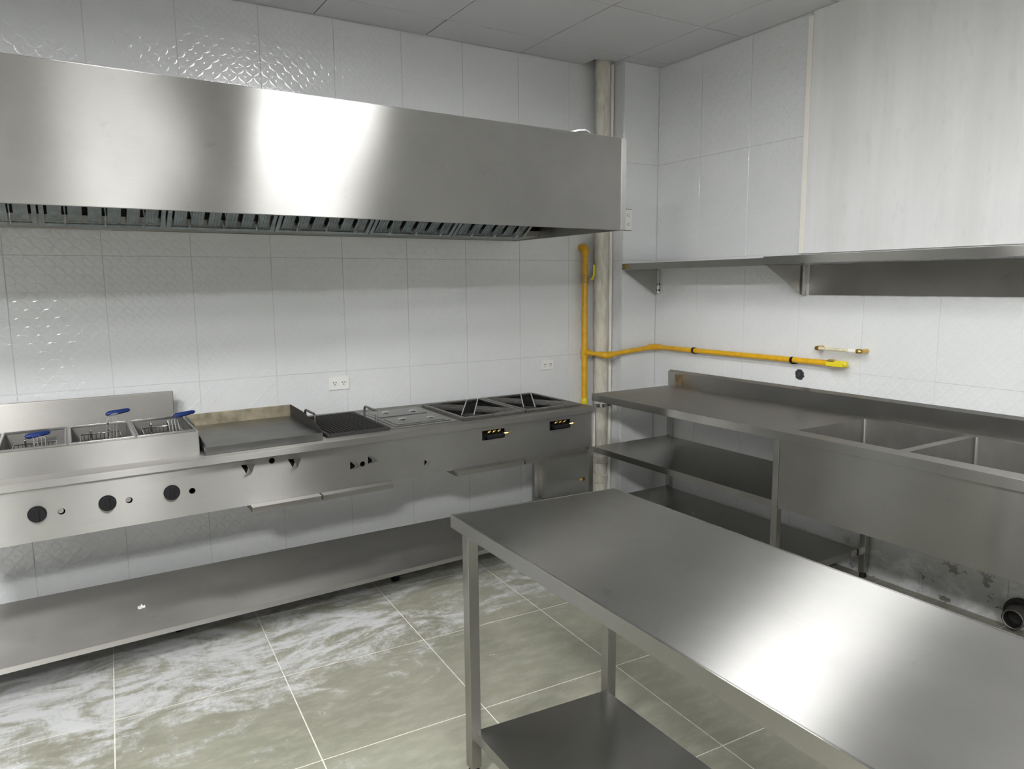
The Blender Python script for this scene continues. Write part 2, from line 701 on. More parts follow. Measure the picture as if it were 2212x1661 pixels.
# pilaster boxing in the corner
bm = B()
box(bm, -PW + 0.0025, 0.002, -PD + 0.0025, 0.002, 0, HC + 0.04)
pil = struct(obj('wall_corner', bm, 'grout_wall'))
for r in range(5):
    z0, z1 = ZJ[r], ZJ[r + 1]
    tile_mesh(pil, 0, -PW, -0.001, z0 + 0.0012, z1 - 0.0012, -PD, -1, u0=-0.36, v0=z0 if r else z1 - TH)
    tile_mesh(pil, 1, -PD + 0.009, -0.0005, z0 + 0.0012, z1 - 0.0012, -PW, -1, u0=-0.30, v0=z0 if r else z1 - TH)

# unseen walls that close the room
bm = B()
box(bm, XL - 0.2, XL, YF, 0.2, 0, HC + 0.1)
struct(obj('wall_left', bm, 'paint_wall'))
bm = B()
box(bm, XL - 0.2, 0.2, YF - 0.2, YF, 0, HC + 0.1)
struct(obj('wall_front', bm, 'paint_wall'))

# ---- ceiling lamps (behind and above the camera's view); the two on the left are added fill
for q, (x, y, power) in enumerate(LAMPS):
    lab = ['square white LED ceiling panel nearest the range hood', 'square white LED ceiling panel behind the camera', 'unseen square ceiling panel added as fill light at the left side of the room', 'unseen square ceiling panel added as fill light in the far corner behind the camera'][q]
    t = thing('ceiling_light', (x, y, HC - 0.030), lab, 'ceiling light', 'LED panels in the ceiling')
    s = 0.30
    bm = B()
    holed(bm, [x - s, x + s], [y - s, y + s], [(x - s + .015, x + s - .015, y - s + .015, y + s - .015)], lambda b_, a, b2, c, d: box(b_, a, b2, c, d, HC - 0.030, HC))
    obj('frame', bm, 'lamp_frame', t)
    bm = B()
    box(bm, x - s + .016, x + s - .016, y - s + .016, y + s - .016, HC - 0.008, HC - 0.001)
    obj('diffuser', bm, 'led_diffuser_%d' % q, t)

# ================================================================== EXHAUST HOOD
HX0, HX1 = -4.3, -1.056
HZ0, HZ1 = 1.82, 2.268


def hy(x):
    return -1.099 + 0.0417 * (x + 1.056)


hood = thing('exhaust_hood', ((HX0 + HX1) / 2, -0.55, HZ0), 'long brushed steel exhaust hood over the range', 'range hood')
# front panel: slightly bowed sheet
bm = B()
NX, NZ = 60, 10
grid = []
for i in range(NX + 1):
    x = HX0 + (HX1 - HX0) * i / NX
    row = []
    for k in range(NZ + 1):
        t = k / NZ
        z = HZ0 + (HZ1 - HZ0) * t
        s = math.sin(PI * t)
        e = min(1.0, (HX1 - x) / 0.4)
        d = (0.0035 * s * math.sin((x + 3.35) * 4.2) + 0.002 * math.sin((x + 0.3) * 9.0) * s) * e
        row.append(bm.verts.new((x, hy(x) - d, z)))
    grid.append(row)
for i in range(NX):
    for k in range(NZ):
        f = bm.faces.new((grid[i][k], grid[i + 1][k], grid[i + 1][k + 1], grid[i][k + 1]))
        f.smooth = True
ret = bmesh.ops.extrude_face_region(bm, geom=bm.faces[:])
bmesh.ops.translate(bm, verts=[v for v in ret['geom'] if isinstance(v, bmesh.types.BMVert)], vec=(0, 0.0015, 0))
obj('front_panel', bm, 'steel_hood', hood)
# folded lower flange and end panel
bm = B()
hexa(bm, [(HX0, hy(HX0) + .002, HZ0), (HX1, hy(HX1) + .002, HZ0), (HX1, hy(HX1) + .03, HZ0), (HX0, hy(HX0) + .03, HZ0),
          (HX0, hy(HX0) + .002, HZ0 + .002), (HX1, hy(HX1) + .002, HZ0 + .002), (HX1, hy(HX1) + .03, HZ0 + .002), (HX0, hy(HX0) + .03, HZ0 + .002)])
obj('lower_flange', bm, 'steel', hood)
bm = B()
box(bm, HX1 - 0.002, HX1, hy(HX1) - 0.002, -0.012, HZ0, HZ1)
obj('end_panel', bm, 'steel', hood, brush=1)
bm = B()
box(bm, HX1 - 0.030, HX1 + 0.001, hy(HX1) - 0.0045, hy(HX1) - 0.001, HZ0, HZ1 + 0.002)
obj('corner_strip', bm, 'steel_hood', hood, brush=2, bevel=0.0012)
bm = B()
hexa(bm, [(HX0, hy(HX0), HZ1), (HX1, hy(HX1), HZ1), (HX1, -0.012, HZ1), (HX0, -0.012, HZ1),
          (HX0, hy(HX0), HZ1 + .002), (HX1, hy(HX1), HZ1 + .002), (HX1, -0.012, HZ1 + .002), (HX0, -0.012, HZ1 + .002)])
obj('top_panel', bm, 'steel', hood)
bm = B()
box(bm, HX0, HX0 + 0.002, hy(HX0) + .003, -0.012, HZ0, HZ1)
obj('end_panel', bm, 'steel', hood, brush=1)
bm = B()
box(bm, HX0 + .003, HX1 - .003, -0.014, -0.010, HZ0 + 0.002, HZ1)
obj('back_panel', bm, 'steel', hood)
# grease gutter along the wall
bm = B()
gp = [(0, -0.016, HZ0 + 0.005), (0, -0.30, HZ0 + 0.012), (0, -0.30, HZ0 + 0.045), (0, -0.297, HZ0 + 0.045), (0, -0.297, HZ0 + 0.015), (0, -0.016, HZ0 + 0.008)]
prism(bm, [(HX0 + .003, y, z) for _, y, z in gp], (-0.30 - HX0 - .75, 0, 0))
obj('grease_gutter', bm, 'steel_worn', hood)
# baffle filters leaning from the gutter up to the front
FY0, FZ0, FY1, FZ1 = -0.27, 1.842, -0.90, 2.24
FW = 0.48
nf = 6
fx_right = HX1 - 0.10
fd = Vector((0, FY1 - FY0, FZ1 - FZ0))
fl = fd.length
fdn = fd.normalized()
fnn = Vector((0, -fdn.z, fdn.y)) * -1
if fnn.y > 0:
    fnn = -fnn


def fbox(bm, x0, x1, s0, s1, n0, n1):
    o_ = Vector((0, FY0, FZ0))
    pts = []
    for n_ in (n0, n1):
        for x, s in ((x0, s0), (x1, s0), (x1, s1), (x0, s1)):
            pts.append(o_ + fdn * s + fnn * n_ + Vector((x, 0, 0)))
    hexa(bm, pts)


baffle_me = None
for k in range(nf):
    xr = fx_right - k * (FW + 0.008)
    xl = xr - FW
    if xr < HX0 + FW:
        break
    bm = B()
    fbox(bm, xl, xr, 0, 0.018, -0.005, 0.03)
    fbox(bm, xl, xr, fl - 0.018, fl, -0.005, 0.03)
    fbox(bm, xl, xl + 0.018, 0.018, fl - 0.018, -0.005, 0.03)
    fbox(bm, xr - 0.018, xr, 0.018, fl - 0.018, -0.005, 0.03)
    fil = obj('baffle_filter', bm, 'galvanised', hood, brush=1)
    bm = B()
    fbox(bm, xl + .002, xr - .002, 0.002, fl - 0.002, -0.012, -0.008)
    obj('backing', bm, 'dark_void', fil)
    nb = 6
    pitch = (FW - 0.036) / nb
    for q in range(nb):
        bx = xl + 0.018 + (q + 0.5) * pitch
        bm = B()
        fbox(bm, bx - 0.026, bx + 0.026, 0.02, fl - 0.02, 0.018, 0.021)
        for e in (-0.026, -0.013, -0.001, 0.012, 0.024):
            fbox(bm, bx + e, bx + e + 0.002, 0.02, fl - 0.02, 0.010, 0.0245)
        obj('baffle', bm, 'galvanised', fil, brush=1)
    for q in (1, 3, 5):
        bm = B()
        bx = xl + 0.018 + q * pitch
        o_ = Vector((bx, FY0, FZ0)) + fnn * 0.03
        tube(bm, [o_ + fdn * 0.06, o_ + fdn * 0.06 + fnn * 0.035, o_ + fdn * 0.14 + fnn * 0.035, o_ + fdn * 0.14], 0.004, 6)
        obj('pull_ring', bm, 'chrome', fil)
# white plastic film left on the top right corner
bm = B()
pts = []
for k in range(9):
    t = k / 8
    pts.append((-1.42 + 0.30 * t, -0.95 + 0.05 * t - 0.12 * math.sin(PI * t), HZ1 + 0.010 + 0.028 * math.sin(PI * t) ** 2))
va = [bm.verts.new(p) for p in pts]
vb = [bm.verts.new((p[0], p[1] + 0.16, p[2] - 0.002)) for p in pts]
vc = [bm.verts.new((p[0], p[1], p[2] - 0.008)) for p in pts]
vd = [bm.verts.new((p[0], p[1] + 0.16, p[2] - 0.008)) for p in pts]
for k in range(8):
    bm.faces.new((va[k], va[k + 1], vb[k + 1], vb[k]))
    bm.faces.new((vc[k + 1], vc[k], vd[k], vd[k + 1]))
    bm.faces.new((va[k + 1], va[k], vc[k], vc[k + 1]))
    bm.faces.new((vb[k], vb[k + 1], vd[k + 1], vd[k]))
bm.faces.new((va[0], vb[0], vd[0], vc[0]))
bm.faces.new((va[8], vc[8], vd[8], vb[8]))
tag(obj('plastic_film', bm, 'film'), 'crumpled strip of white plastic film on top of the steel hood', 'plastic film')

# ================================================================== COOKING RANGE
RX0, RX1 = -4.0, -0.977
RZ = 0.85
RB = -0.10


def rf(x):
    return -0.775 + 0.0418 * (x + 1.004)


def rbox(bm, x0, x1, v0, v1, z0, z1):
    """v = distance behind the range's front line"""
    hexa(bm, [(x0, rf(x0) + v0, z0), (x1, rf(x1) + v0, z0), (x1, rf(x1) + v1, z0), (x0, rf(x0) + v1, z0),
              (x0, rf(x0) + v0, z1), (x1, rf(x1) + v0, z1), (x1, rf(x1) + v1, z1), (x0, rf(x0) + v1, z1)])


def rp(x, v, z):
    return Vector((x, rf(x) + v, z))


rng = thing('cooking_range', (-2.5, -0.48, 0), 'long stainless cooking range with fryers, griddle, grill and burners against the tiled wall', 'range')
# worktop with openings: three fryers' well, bain-marie, burners
BURN = [(-1.80, -1.42), (-1.40, -1.03)]
HOT = (-2.205, -1.84)
VB0, VB1 = 0.10, 0.60
GRILL = (-2.53, -2.225)
holes = [(a, b_, VB0, VB1) for a, b_ in BURN] + [(HOT[0] + .02, HOT[1] - .02, VB0 + .02, VB1 - .02), (GRILL[0], GRILL[1], VB0, VB1)]
holes += [(-3.99, -3.10, 0.10, 0.56)]


def rtop(b_, u0, u1, v0, v1):
    rbox(b_, u0, u1, v0, v1, RZ - 0.002, RZ)


def back_v(x):
    return RB - rf(x)


bm = B()
us = sorted(set([RX0, RX1] + [h[0] for h in holes] + [h[1] for h in holes]))
for a, b_ in zip(us, us[1:]):
    hs = [h for h in holes if h[0] < (a + b_) / 2 < h[1]]
    segs = [(0, hs[0][2]), (hs[0][3], None)] if hs else [(0, None)]
    for v0, v1 in segs:
        ya0, yb0 = rf(a) + v0, rf(b_) + v0
        ya1, yb1 = (RB, RB) if v1 is None else (rf(a) + v1, rf(b_) + v1)
        hexa(bm, [(a, ya0, RZ - .002), (b_, yb0, RZ - .002), (b_, yb1, RZ - .002), (a, ya1, RZ - .002), (a, ya0, RZ), (b_, yb0, RZ), (b_, yb1, RZ), (a, ya1, RZ)])
bmesh.ops.remove_doubles(bm, verts=bm.verts[:], dist=1e-5)
obj('top_plate', bm, 'steel_worn', rng)
bm = B()
rbox(bm, RX0, RX1, -0.002, 0.002, RZ - 0.028, RZ)
rbox(bm, RX0, RX1, 0.0, 0.02, RZ - 0.028, RZ - 0.026)
obj('front_lip', bm, 'steel_hood', rng, bevel=0.001)
# front panel with punched openings
PV = 0.018
bm = B()
rbox(bm, RX0, RX1, PV, PV + 0.002, 0.617, RZ - 0.003)
panel = obj('front_panel', bm, 'steel_hood', rng)
cut = B()


def fcyl(bm_, x, z, r, v0, v1, seg=18):
    tube(bm_, [rp(x, v0, z), rp(x, v1, z)], r, seg)


for x, z, r in ((-3.599, .718, .0125), (-3.371, .721, .0125), (-3.139, .719, .0125), (-2.81, .798, .013), (-2.394, .722, .0125)):
    fcyl(cut, x, z, r, PV - 0.02, PV + 0.02)
SLOTS = [(-1.735, -1.595, 0.748, 0.798), (-1.298, -1.155, 0.748, 0.798)]
for a, b_, z0, z1 in SLOTS:
    rbox(cut, a, b_, PV - .02, PV + .02, z0, z1)
FLAPS = [(-2.912, .780, 0.034, 0), (-2.712, .776, 0.034, 0), (-2.432, .722, 0.032, 1), (-2.345, .735, 0.030, 1), (-2.055, .680, 0.028, 2)]
tri = {0: [(-1.0, 1.0), (0.9, 0.8), (0.1, -1.2)], 1: [(-0.7, 1.2), (1.0, -0.5), (-0.8, -1.0)], 2: [(-0.4, 1.0), (0.5, 0.2), (-0.6, -1.1)]}
for x, z, s, kind in FLAPS:
    s *= 0.55
    prism(cut, [rp(x + (a - .55) * s, PV - .02, z + c * s) for a, c in tri[kind]], (0, .04, 0))
boolean_cut(panel, cut)
for x, z, s, kind in FLAPS:          # the punched tongue bent outwards
    s *= 0.62
    bm = B()
    t = [(x + (a + .45) * s, z + c * s) for a, c in tri[kind]]
    p0 = rp(t[0][0], PV - 0.030, t[0][1])
    p1 = rp(t[2][0], PV - 0.001, t[2][1])
    tip = rp(t[1][0], PV - 0.004, t[1][1])
    prism(bm, [p0, p1, tip], (0.0008, -0.0012, 0))
    obj('punched_flap', bm, 'steel_matte', rng)
for x, z in ((-3.599, .718), (-3.371, .721)):  # added grey discs stand in for light seen inside the small holes
    bm = B()
    fcyl(bm, x - .003, z + .002, .0105, PV + .006, PV + .012)
    obj('lit_hole_disc', bm, 'steel_matte', rng)
# black sheets behind the panel put the shade inside into colour
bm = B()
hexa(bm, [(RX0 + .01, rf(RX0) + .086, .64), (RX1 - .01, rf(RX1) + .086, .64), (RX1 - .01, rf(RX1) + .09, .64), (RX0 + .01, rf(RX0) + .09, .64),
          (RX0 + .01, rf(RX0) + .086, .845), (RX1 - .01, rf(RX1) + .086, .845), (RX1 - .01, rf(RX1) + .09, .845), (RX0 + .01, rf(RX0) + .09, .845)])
obj('dark_backing', bm, 'dark_void', rng)
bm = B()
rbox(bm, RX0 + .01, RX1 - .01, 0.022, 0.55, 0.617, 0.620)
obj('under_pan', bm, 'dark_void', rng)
# thermostat knobs
for x, z in ((-3.676, .722), (-3.446, .723), (-3.216, .726)):
    bm = B()
    fcyl(bm, x, z, 0.031, PV, PV - 0.006, 24)
    fcyl(bm, x, z, 0.027, PV - 0.006, PV - 0.020, 24)
    rbox(bm, x - .006, x + .006, PV - .026, PV - .019, z - .025, z + .025)
    obj('control_knob', bm, 'black_plastic', rng, bevel=0.0)
# valves in the slots
for a, b_, z0, z1 in SLOTS:
    w = b_ - a
    bm = B()
    rbox(bm, a - .004, b_ + .004, PV + .06, PV + .062, z0 - .01, z1 + .01)
    obj('slot_back', bm, 'dark_void', rng)
    bm = B()
    rbox(bm, a + .03, b_ - .004, PV - .012, PV + .03, z0 + .006, z0 + .026)
    vm = obj('valve_body', bm, 'black_plastic', rng, bevel=0.004)
    for q in range(3):
        bm = B()
        x = a + .035 + q * .03
        tube(bm, bend([rp(x, PV + .02, z0 + .024), rp(x, PV - .006, z0 + .040), rp(x + .014, PV - .006, z0 + .046)], .01), 0.005, 8)
        obj('brass_nipple', bm, 'brass', vm)
    bm = B()
    tube(bm, [rp(b_ - .006, PV - .002, z0 + .022), rp(b_ + .012, PV - .012, z0 + .026), rp(b_ + .014, PV - .012, z0 + .027), rp(b_ + .034, PV - .018, z0 + .029)], [.007, .008, .003, .002], 8)
    obj('valve_stem', bm, 'brass', vm)
# drip trays under the panel
for a, b_ in ((-2.912, -2.610), (-2.602, -2.255), (-1.908, -1.495), (-1.487, -1.056)):
    bm = B()
    rbox(bm, a, b_, -0.022, -0.0195, 0.592, 0.616)
    rbox(bm, a, b_, -0.0195, 0.48, 0.592, 0.5945)
    rbox(bm, a, b_, -0.034, -0.0195, 0.6165, 0.619)
    rbox(bm, a, b_, -0.0195, PV - .002, 0.6165, 0.6185)
    rbox(bm, a, a + .002, -0.0195, 0.48, 0.5945, 0.6165)
    rbox(bm, b_ - .002, b_, -0.0195, 0.48, 0.5945, 0.6165)
    obj('drip_tray', bm, 'steel_worn', rng)
# legs, end panel, lower shelf
SZ = 0.164


def leg(x, y, top=0.617, w=0.032, mat='steel'):
    bm = B()
    box(bm, x - w / 2, x + w / 2, y - w / 2, y + w / 2, 0.085, top)
    l = obj('leg', bm, mat, rng, brush=2, bevel=0.002)
    bm = B()                       # caster
    cyl(bm, (x - .014, y, 0.032), (x + .014, y, 0.032), 0.032, 18)
    obj('caster_wheel', bm, 'black_plastic', l)
    bm = B()
    box(bm, x - .022, x - .018, y - .018, y + .018, .028, .082)
    box(bm, x + .018, x + .022, y - .018, y + .018, .028, .082)
    box(bm, x - .022, x + .022, y - .022, y + .022, .080, .086)
    obj('caster_fork', bm, 'steel_bare', l)


for x in (RX1 - .022,):
    leg(x, rf(x) + .035)
    leg(x + 0.0, RB - .07)
for x in (-2.15, -3.2, -3.9):
    leg(x, -0.56, top=SZ - 0.004)
    leg(x, RB - .12, top=SZ - 0.004)
bm = B()
hexa(bm, [(RX1 - .006, rf(RX1) + .05, SZ), (RX1 - .004, rf(RX1) + .05, SZ), (RX1 - .004, RB - .05, SZ), (RX1 - .006, RB - .05, SZ),
          (RX1 - .006, rf(RX1) + .05, .617), (RX1 - .004, rf(RX1) + .05, .617), (RX1 - .004, RB - .05, .617), (RX1 - .006, RB - .05, .617)])
obj('end_panel', bm, 'steel', rng, brush=2)
bm = B()
box(bm, RX1 - .004, RX1, rf(RX1) + .004, RB, .617, RZ - .003)
obj('end_panel', bm, 'steel', rng, brush=1)
bm = B()
box(bm, RX0, RX0 + .004, rf(RX0) + .004, RB, .617, RZ - .003)
obj('end_panel', bm, 'steel', rng, brush=1)
bm = B()
cyl(bm, (RX1 - .010, -0.66, .40), (RX1 - .03, -0.66, .40), 0.010, 10)
obj('gas_nipple', bm, 'brass', rng)['label'] = 'small brass gas nipple on the end panel'
# lower shelf, front edge follows the range front
bm = B()
SB = -0.216
hexa(bm, [(RX0, rf(RX0) + .004, SZ - .002), (RX1, rf(RX1) + .004, SZ - .002), (RX1, SB, SZ - .002), (RX0, SB, SZ - .002),
          (RX0, rf(RX0) + .004, SZ), (RX1, rf(RX1) + .004, SZ), (RX1, SB, SZ), (RX0, SB, SZ)])
rbox(bm, RX0, RX1, 0.0, 0.003, SZ - .021, SZ + 0.0)
rbox(bm, RX0, RX1, 0.003, 0.02, SZ - .021, SZ - .019)
obj('lower_shelf', bm, 'steel_worn', rng)

# raised fryer housing and back splash
FZ = 0.948
FX0, FX1 = -4.0, -3.088
FV0, FV1 = 0.10, 0.56
TANKS = [(-3.995, -3.80), (-3.785, -3.565), (-3.55, -3.33), (-3.315, -3.098)]
TV0, TV1 = 0.125, 0.515
bm = B()
hs = [(a + .004, b_ - .004, TV0, TV1) for a, b_ in TANKS]
us = sorted(set([FX0, FX1] + [h[0] for h in hs] + [h[1] for h in hs]))
for a, b_ in zip(us, us[1:]):
    hh = [h for h in hs if h[0] < (a + b_) / 2 < h[1]]
    for v0, v1 in ([(FV0, TV0), (TV1, FV1)] if hh else [(FV0, FV1)]):
        rbox(bm, a, b_, v0, v1, FZ - .002, FZ)
rbox(bm, FX0, FX1, FV0, FV0 + .002, RZ, FZ - .002)
rbox(bm, FX0, FX1, FV1 - .002, FV1, RZ, FZ - .002)
rbox(bm, FX1 - .002, FX1, FV0, FV1, RZ, FZ - .002)
obj('fryer_housing', bm, 'steel_hood', rng)
for k, (a, b_) in enumerate(TANKS):
    bm = B()
    a, b_ = a + .004, b_ - .004
    rbox(bm, a - .002, a, TV0, TV1, FZ - .17, FZ)
    rbox(bm, b_, b_ + .002, TV0, TV1, FZ - .17, FZ)
    rbox(bm, a, b_, TV0 - .002, TV0, FZ - .17, FZ)
    rbox(bm, a, b_, TV1, TV1 + .002, FZ - .17, FZ)
    rbox(bm, a, b_, TV0, TV1, FZ - .172, FZ - .17)
    tk = obj('fryer_tank', bm, 'steel_matte', rng, brush=2)
    bm = B()            # raised rim round the tank
    for (x0, x1, v0, v1) in ((a - .006, b_ + .006, TV0 - .014, TV0), (a - .006, b_ + .006, TV1, TV1 + .014), (a - .006, a, TV0, TV1), (b_, b_ + .006, TV0, TV1)):
        rbox(bm, x0, x1, v0, v1, FZ, FZ + .009)
    obj('tank_rim', bm, 'steel', tk, bevel=0.0015)
bm = B()
hexa(bm, [(RX0, RB - .03, RZ), (-3.112, RB - .03, RZ), (-3.112, RB - .002, RZ), (RX0, RB - .002, RZ),
          (RX0, RB - .03, 1.044), (-3.105, RB - .03, 1.044), (-3.105, RB - .002, 1.044), (RX0, RB - .002, 1.044)])
obj('back_splash', bm, 'steel_worn', rng, bevel=0.002)

# bain-marie well, lids frame
bm = B()
a, b_ = HOT
holed(bm, [a, b_], [VB0, VB1], [(a + .03, b_ - .03, VB0 + .03, VB1 - .03)], lambda q, u0, u1, v0, v1: rbox(q, u0, u1, v0, v1, RZ, RZ + .006))
obj('well_frame', bm, 'steel', rng, bevel=0.0015)
bm = B()
rbox(bm, a + .022, b_ - .022, VB0 + .022, VB1 - .022, RZ - .15, RZ - .148)
obj('well_floor', bm, 'steel_bare', rng)

# burner wells
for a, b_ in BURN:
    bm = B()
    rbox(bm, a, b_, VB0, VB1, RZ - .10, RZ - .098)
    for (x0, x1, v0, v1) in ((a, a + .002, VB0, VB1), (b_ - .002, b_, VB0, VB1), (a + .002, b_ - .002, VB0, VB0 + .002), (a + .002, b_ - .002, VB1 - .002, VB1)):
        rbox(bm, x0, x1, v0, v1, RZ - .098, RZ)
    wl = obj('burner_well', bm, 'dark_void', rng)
    bm = B()
    c = ((a + b_) / 2, (VB0 + VB1) / 2)
    tube(bm, [rp(c[0], c[1], RZ - .098), rp(c[0], c[1], RZ - .05), rp(c[0], c[1], RZ - .045), rp(c[0], c[1], RZ - .03)], [.03, .03, .065, .06], 20)
    obj('burner_head', bm, 'cast_iron', wl)
bm = B()
a, b_ = GRILL
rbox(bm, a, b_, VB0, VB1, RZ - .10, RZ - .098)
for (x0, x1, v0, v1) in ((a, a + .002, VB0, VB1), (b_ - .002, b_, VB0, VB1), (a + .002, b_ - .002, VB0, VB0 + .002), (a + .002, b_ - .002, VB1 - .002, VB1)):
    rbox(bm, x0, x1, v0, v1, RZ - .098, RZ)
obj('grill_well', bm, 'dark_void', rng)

# ---- fry baskets
names = [(-3.675, 'wire fry basket in the leftmost fryer tank, blue handle lying low', 0), (-3.44, 'wire fry basket in the middle fryer tank, blue handle raised', 1), (-3.206, 'wire fry basket in the right fryer tank beside the griddle', 2)]
for x, lab, kind in names:
    t = thing('fry_basket', rp(x, 0.30, FZ - .16), lab, 'fry basket', 'wire baskets in the fryers')
    hw = 0.075
    v0, v1 = TV0 + .03, TV0 + .29
    zb, zt = FZ - .15, FZ - (.030 if kind == 0 else .016)
    bm = B()
    tube(bm, [rp(x - hw, v0, zt), rp(x + hw, v0, zt), rp(x + hw, v1, zt), rp(x - hw, v1, zt), rp(x - hw, v0, zt)], .0035, 6)
    obj('rim', bm, 'chrome', t)
    bm = B()
    for q in range(11):
        xx = x - hw + 2 * hw * q / 10
        tube(bm, [rp(xx, v0, zt), rp(xx, v0 + .005, zb), rp(xx, v1 - .005, zb), rp(xx, v1, zt)], .0013, 4, False)
    for q in range(15):
        vv = v0 + (v1 - v0) * q / 14
        tube(bm, [rp(x - hw, vv, zt), rp(x - hw + .004, vv, zb), rp(x + hw - .004, vv, zb), rp(x + hw, vv, zt)], .0013, 4, False)
    for q in range(1, 5):
        zz = zt + (zb - zt) * q / 5
        tube(bm, [rp(x - hw, v0, zz), rp(x + hw, v0, zz), rp(x + hw, v1, zz), rp(x - hw, v1, zz), rp(x - hw, v0, zz)], .0013, 4, False)
    obj('wire_mesh', bm, 'chrome', t)
    for e in (-.035, .035):               # hanging hooks on the rear rim
        bm = B()
        tube(bm, bend([rp(x + e, v1, zt - .02), rp(x + e, v1, zt + .02), rp(x + e, v1 + .02, zt + .02), rp(x + e, v1 + .02, zt + .005)], .008), .003, 6)
        obj('hanging_hook', bm, 'chrome', t)
    # folding handle: wire shank and blue grip
    sh = B()
    gr = B()
    if kind == 0:
        p0, p1, p2 = rp(x + .02, v0 + .12, zt), rp(x + .02, v0 + .16, zt + .035), rp(x + .0, v0 + .22, zt + .04)
        g0, g1 = rp(x - .03, v0 + .20, zt + .040), rp(x + .055, v0 + .235, zt + .044)
    elif kind == 1:
        p0, p1, p2 = rp(x + .035, v0 + .10, zt - .01), rp(x + .045, v0 + .20, zt + .055), rp(x + .05, v0 + .26, zt + .07)
        g0, g1 = rp(x + .03, v0 + .30, zt + .072), rp(x + .125, v0 + .335, zt + .078)
    else:
        p0, p1, p2 = rp(x + .045, v0 + .10, zt - .01), rp(x + .05, v0 + .20, zt + .03), rp(x + .06, v0 + .24, zt + .035)
        g0, g1 = rp(x + .06, v0 + .25, zt + .042), rp(x + .155, v0 + .29, zt + .048)
    for e in (-.012, -.004, .004, .012):
        d = Vector((e * 1.6, 0, 0))
        tube(sh, [p0 + d, p1 + d, p2 + d * .6, g0 * .5 + g1 * .5 + d * .3], .0018, 5)
    obj('handle_wire', sh, 'chrome', t)
    gd = g1 - g0
    tube(gr, [g0, g0 + gd * .12, g0 + gd * .5, g0 + gd * .9, g1], [.006, .012, .011, .009, .004], 10)
    obj('grip', gr, 'blue_grip', t)

# ---- griddle
gt = thing('griddle', rp(-2.83, 0.30, RZ), 'heavy flat steel griddle with raised splash walls beside the fryers', 'griddle')
GX0, GX1 = -3.075, -2.565
GV0, GV1 = 0.060, 0.60
bm = B()
rbox(bm, GX0, GX1, GV0, GV1, RZ + .016, RZ + .034)
obj('plate', bm, 'griddle_plate', gt, bevel=0.002)
bm = B()
rbox(bm, GX0 + .003, GX1 - .003, GV0 - .006, GV0 - .0005, RZ + .001, RZ + .036)
obj('front_edge', bm, 'griddle_plate', gt, bevel=0.001)
bm = B()
rbox(bm, GX0, GX1, GV1, GV1 + .006, RZ + .016, RZ + .092)
obj('back_wall', bm, 'griddle_wall', gt, bevel=0.001)
for x in (GX0, GX1 - .005):
    bm = B()
    prism(bm, [rp(x, GV0, RZ + .034), rp(x, GV1, RZ + .034), rp(x, GV1, RZ + .092), rp(x, GV1 - .22, RZ + .088), rp(x, GV0 + .09, RZ + .060), rp(x, GV0 + .03, RZ + .050), rp(x, GV0, RZ + .036)], (.005, 0, 0))
    obj('side_wall', bm, 'cast_iron' if x > -3 else 'griddle_plate', gt)
for x in (GX0 + .03, GX1 - .05):
    for v in (GV0 + .04, GV1 - .06):
        bm = B()
        rbox(bm, x, x + .02, v, v + .02, RZ + .0005, RZ + .016)
        obj('foot', bm, 'cast_iron', gt)

# ---- grill grate
ga, gb = GRILL
g = thing('grill_grate', rp((ga + gb) / 2, .35, RZ), 'black ribbed cast grill grate with two steel wire handles', 'grill grate')
bm = B()
for (x0, x1, v0, v1) in ((ga - .005, gb + .005, VB0 - .012, VB0 + .008), (ga - .005, gb + .005, VB1 - .008, VB1 + .012), (ga - .005, ga + .01, VB0 + .008, VB1 - .008), (gb - .01, gb + .005, VB0 + .008, VB1 - .008)):
    rbox(bm, x0, x1, v0, v1, RZ + .0005, RZ + .016)
obj('frame', bm, 'cast_iron', g)
nb = 15
for k in range(nb):
    x = ga + .014 + (gb - ga - .028) * (k + .5) / nb
    bm = B()
    prism(bm, [rp(x - .006, VB0 + .008, RZ + .002), rp(x + .006, VB0 + .008, RZ + .002), rp(x + .002, VB0 + .008, RZ + .020), rp(x - .002, VB0 + .008, RZ + .020)], (0, VB1 - VB0 - .016, 0))
    obj('bar', bm, 'cast_iron', g)
for x, vc in ((ga + .012, .42), (gb - .004, .33)):
    bm = B()
    tube(bm, bend([rp(x, vc - .085, RZ + .012), rp(x, vc - .085, RZ + .075), rp(x, vc + .085, RZ + .075), rp(x, vc + .085, RZ + .012)], .02), .006, 10)
    obj('handle', bm, 'grey_iron', g)

# ---- bain-marie lids
a, b_ = HOT
vm_ = (VB0 + VB1) / 2
for k, (v0, v1, lab) in enumerate(((VB0 + .024, vm_ - .002, 'rectangular steel pan lid nearest the front edge of the range'), (vm_ + .002, VB1 - .024, 'rectangular steel pan lid nearest the tiled wall on the range'))):
    t = thing('pan_lid', rp((a + b_) / 2, (v0 + v1) / 2, RZ + .006), lab, 'pan lid', 'lids on the steam table')
    bm = B()
    rbox(bm, a + .024, b_ - .024, v0, v1, RZ + .0065, RZ + .010)
    rbox(bm, a + .045, b_ - .045, v0 + .02, v1 - .02, RZ + .010, RZ + .014)
    obj('lid_plate', bm, 'steel', t, bevel=0.0015)
    for e in ((-.06, 0.02), (.085, -0.02)):
        c = rp((a + b_) / 2 + e[0], (v0 + v1) / 2 + e[1], 0)
        bm = B()
        tube(bm, [(c.x, c.y, RZ + .0135), (c.x, c.y, RZ + .018), (c.x, c.y, RZ + .021)], [.022, .018, .004], 18)
        obj('lid_knob' if e[0] < 0 else 'lid_dimple', bm, 'chrome', t)

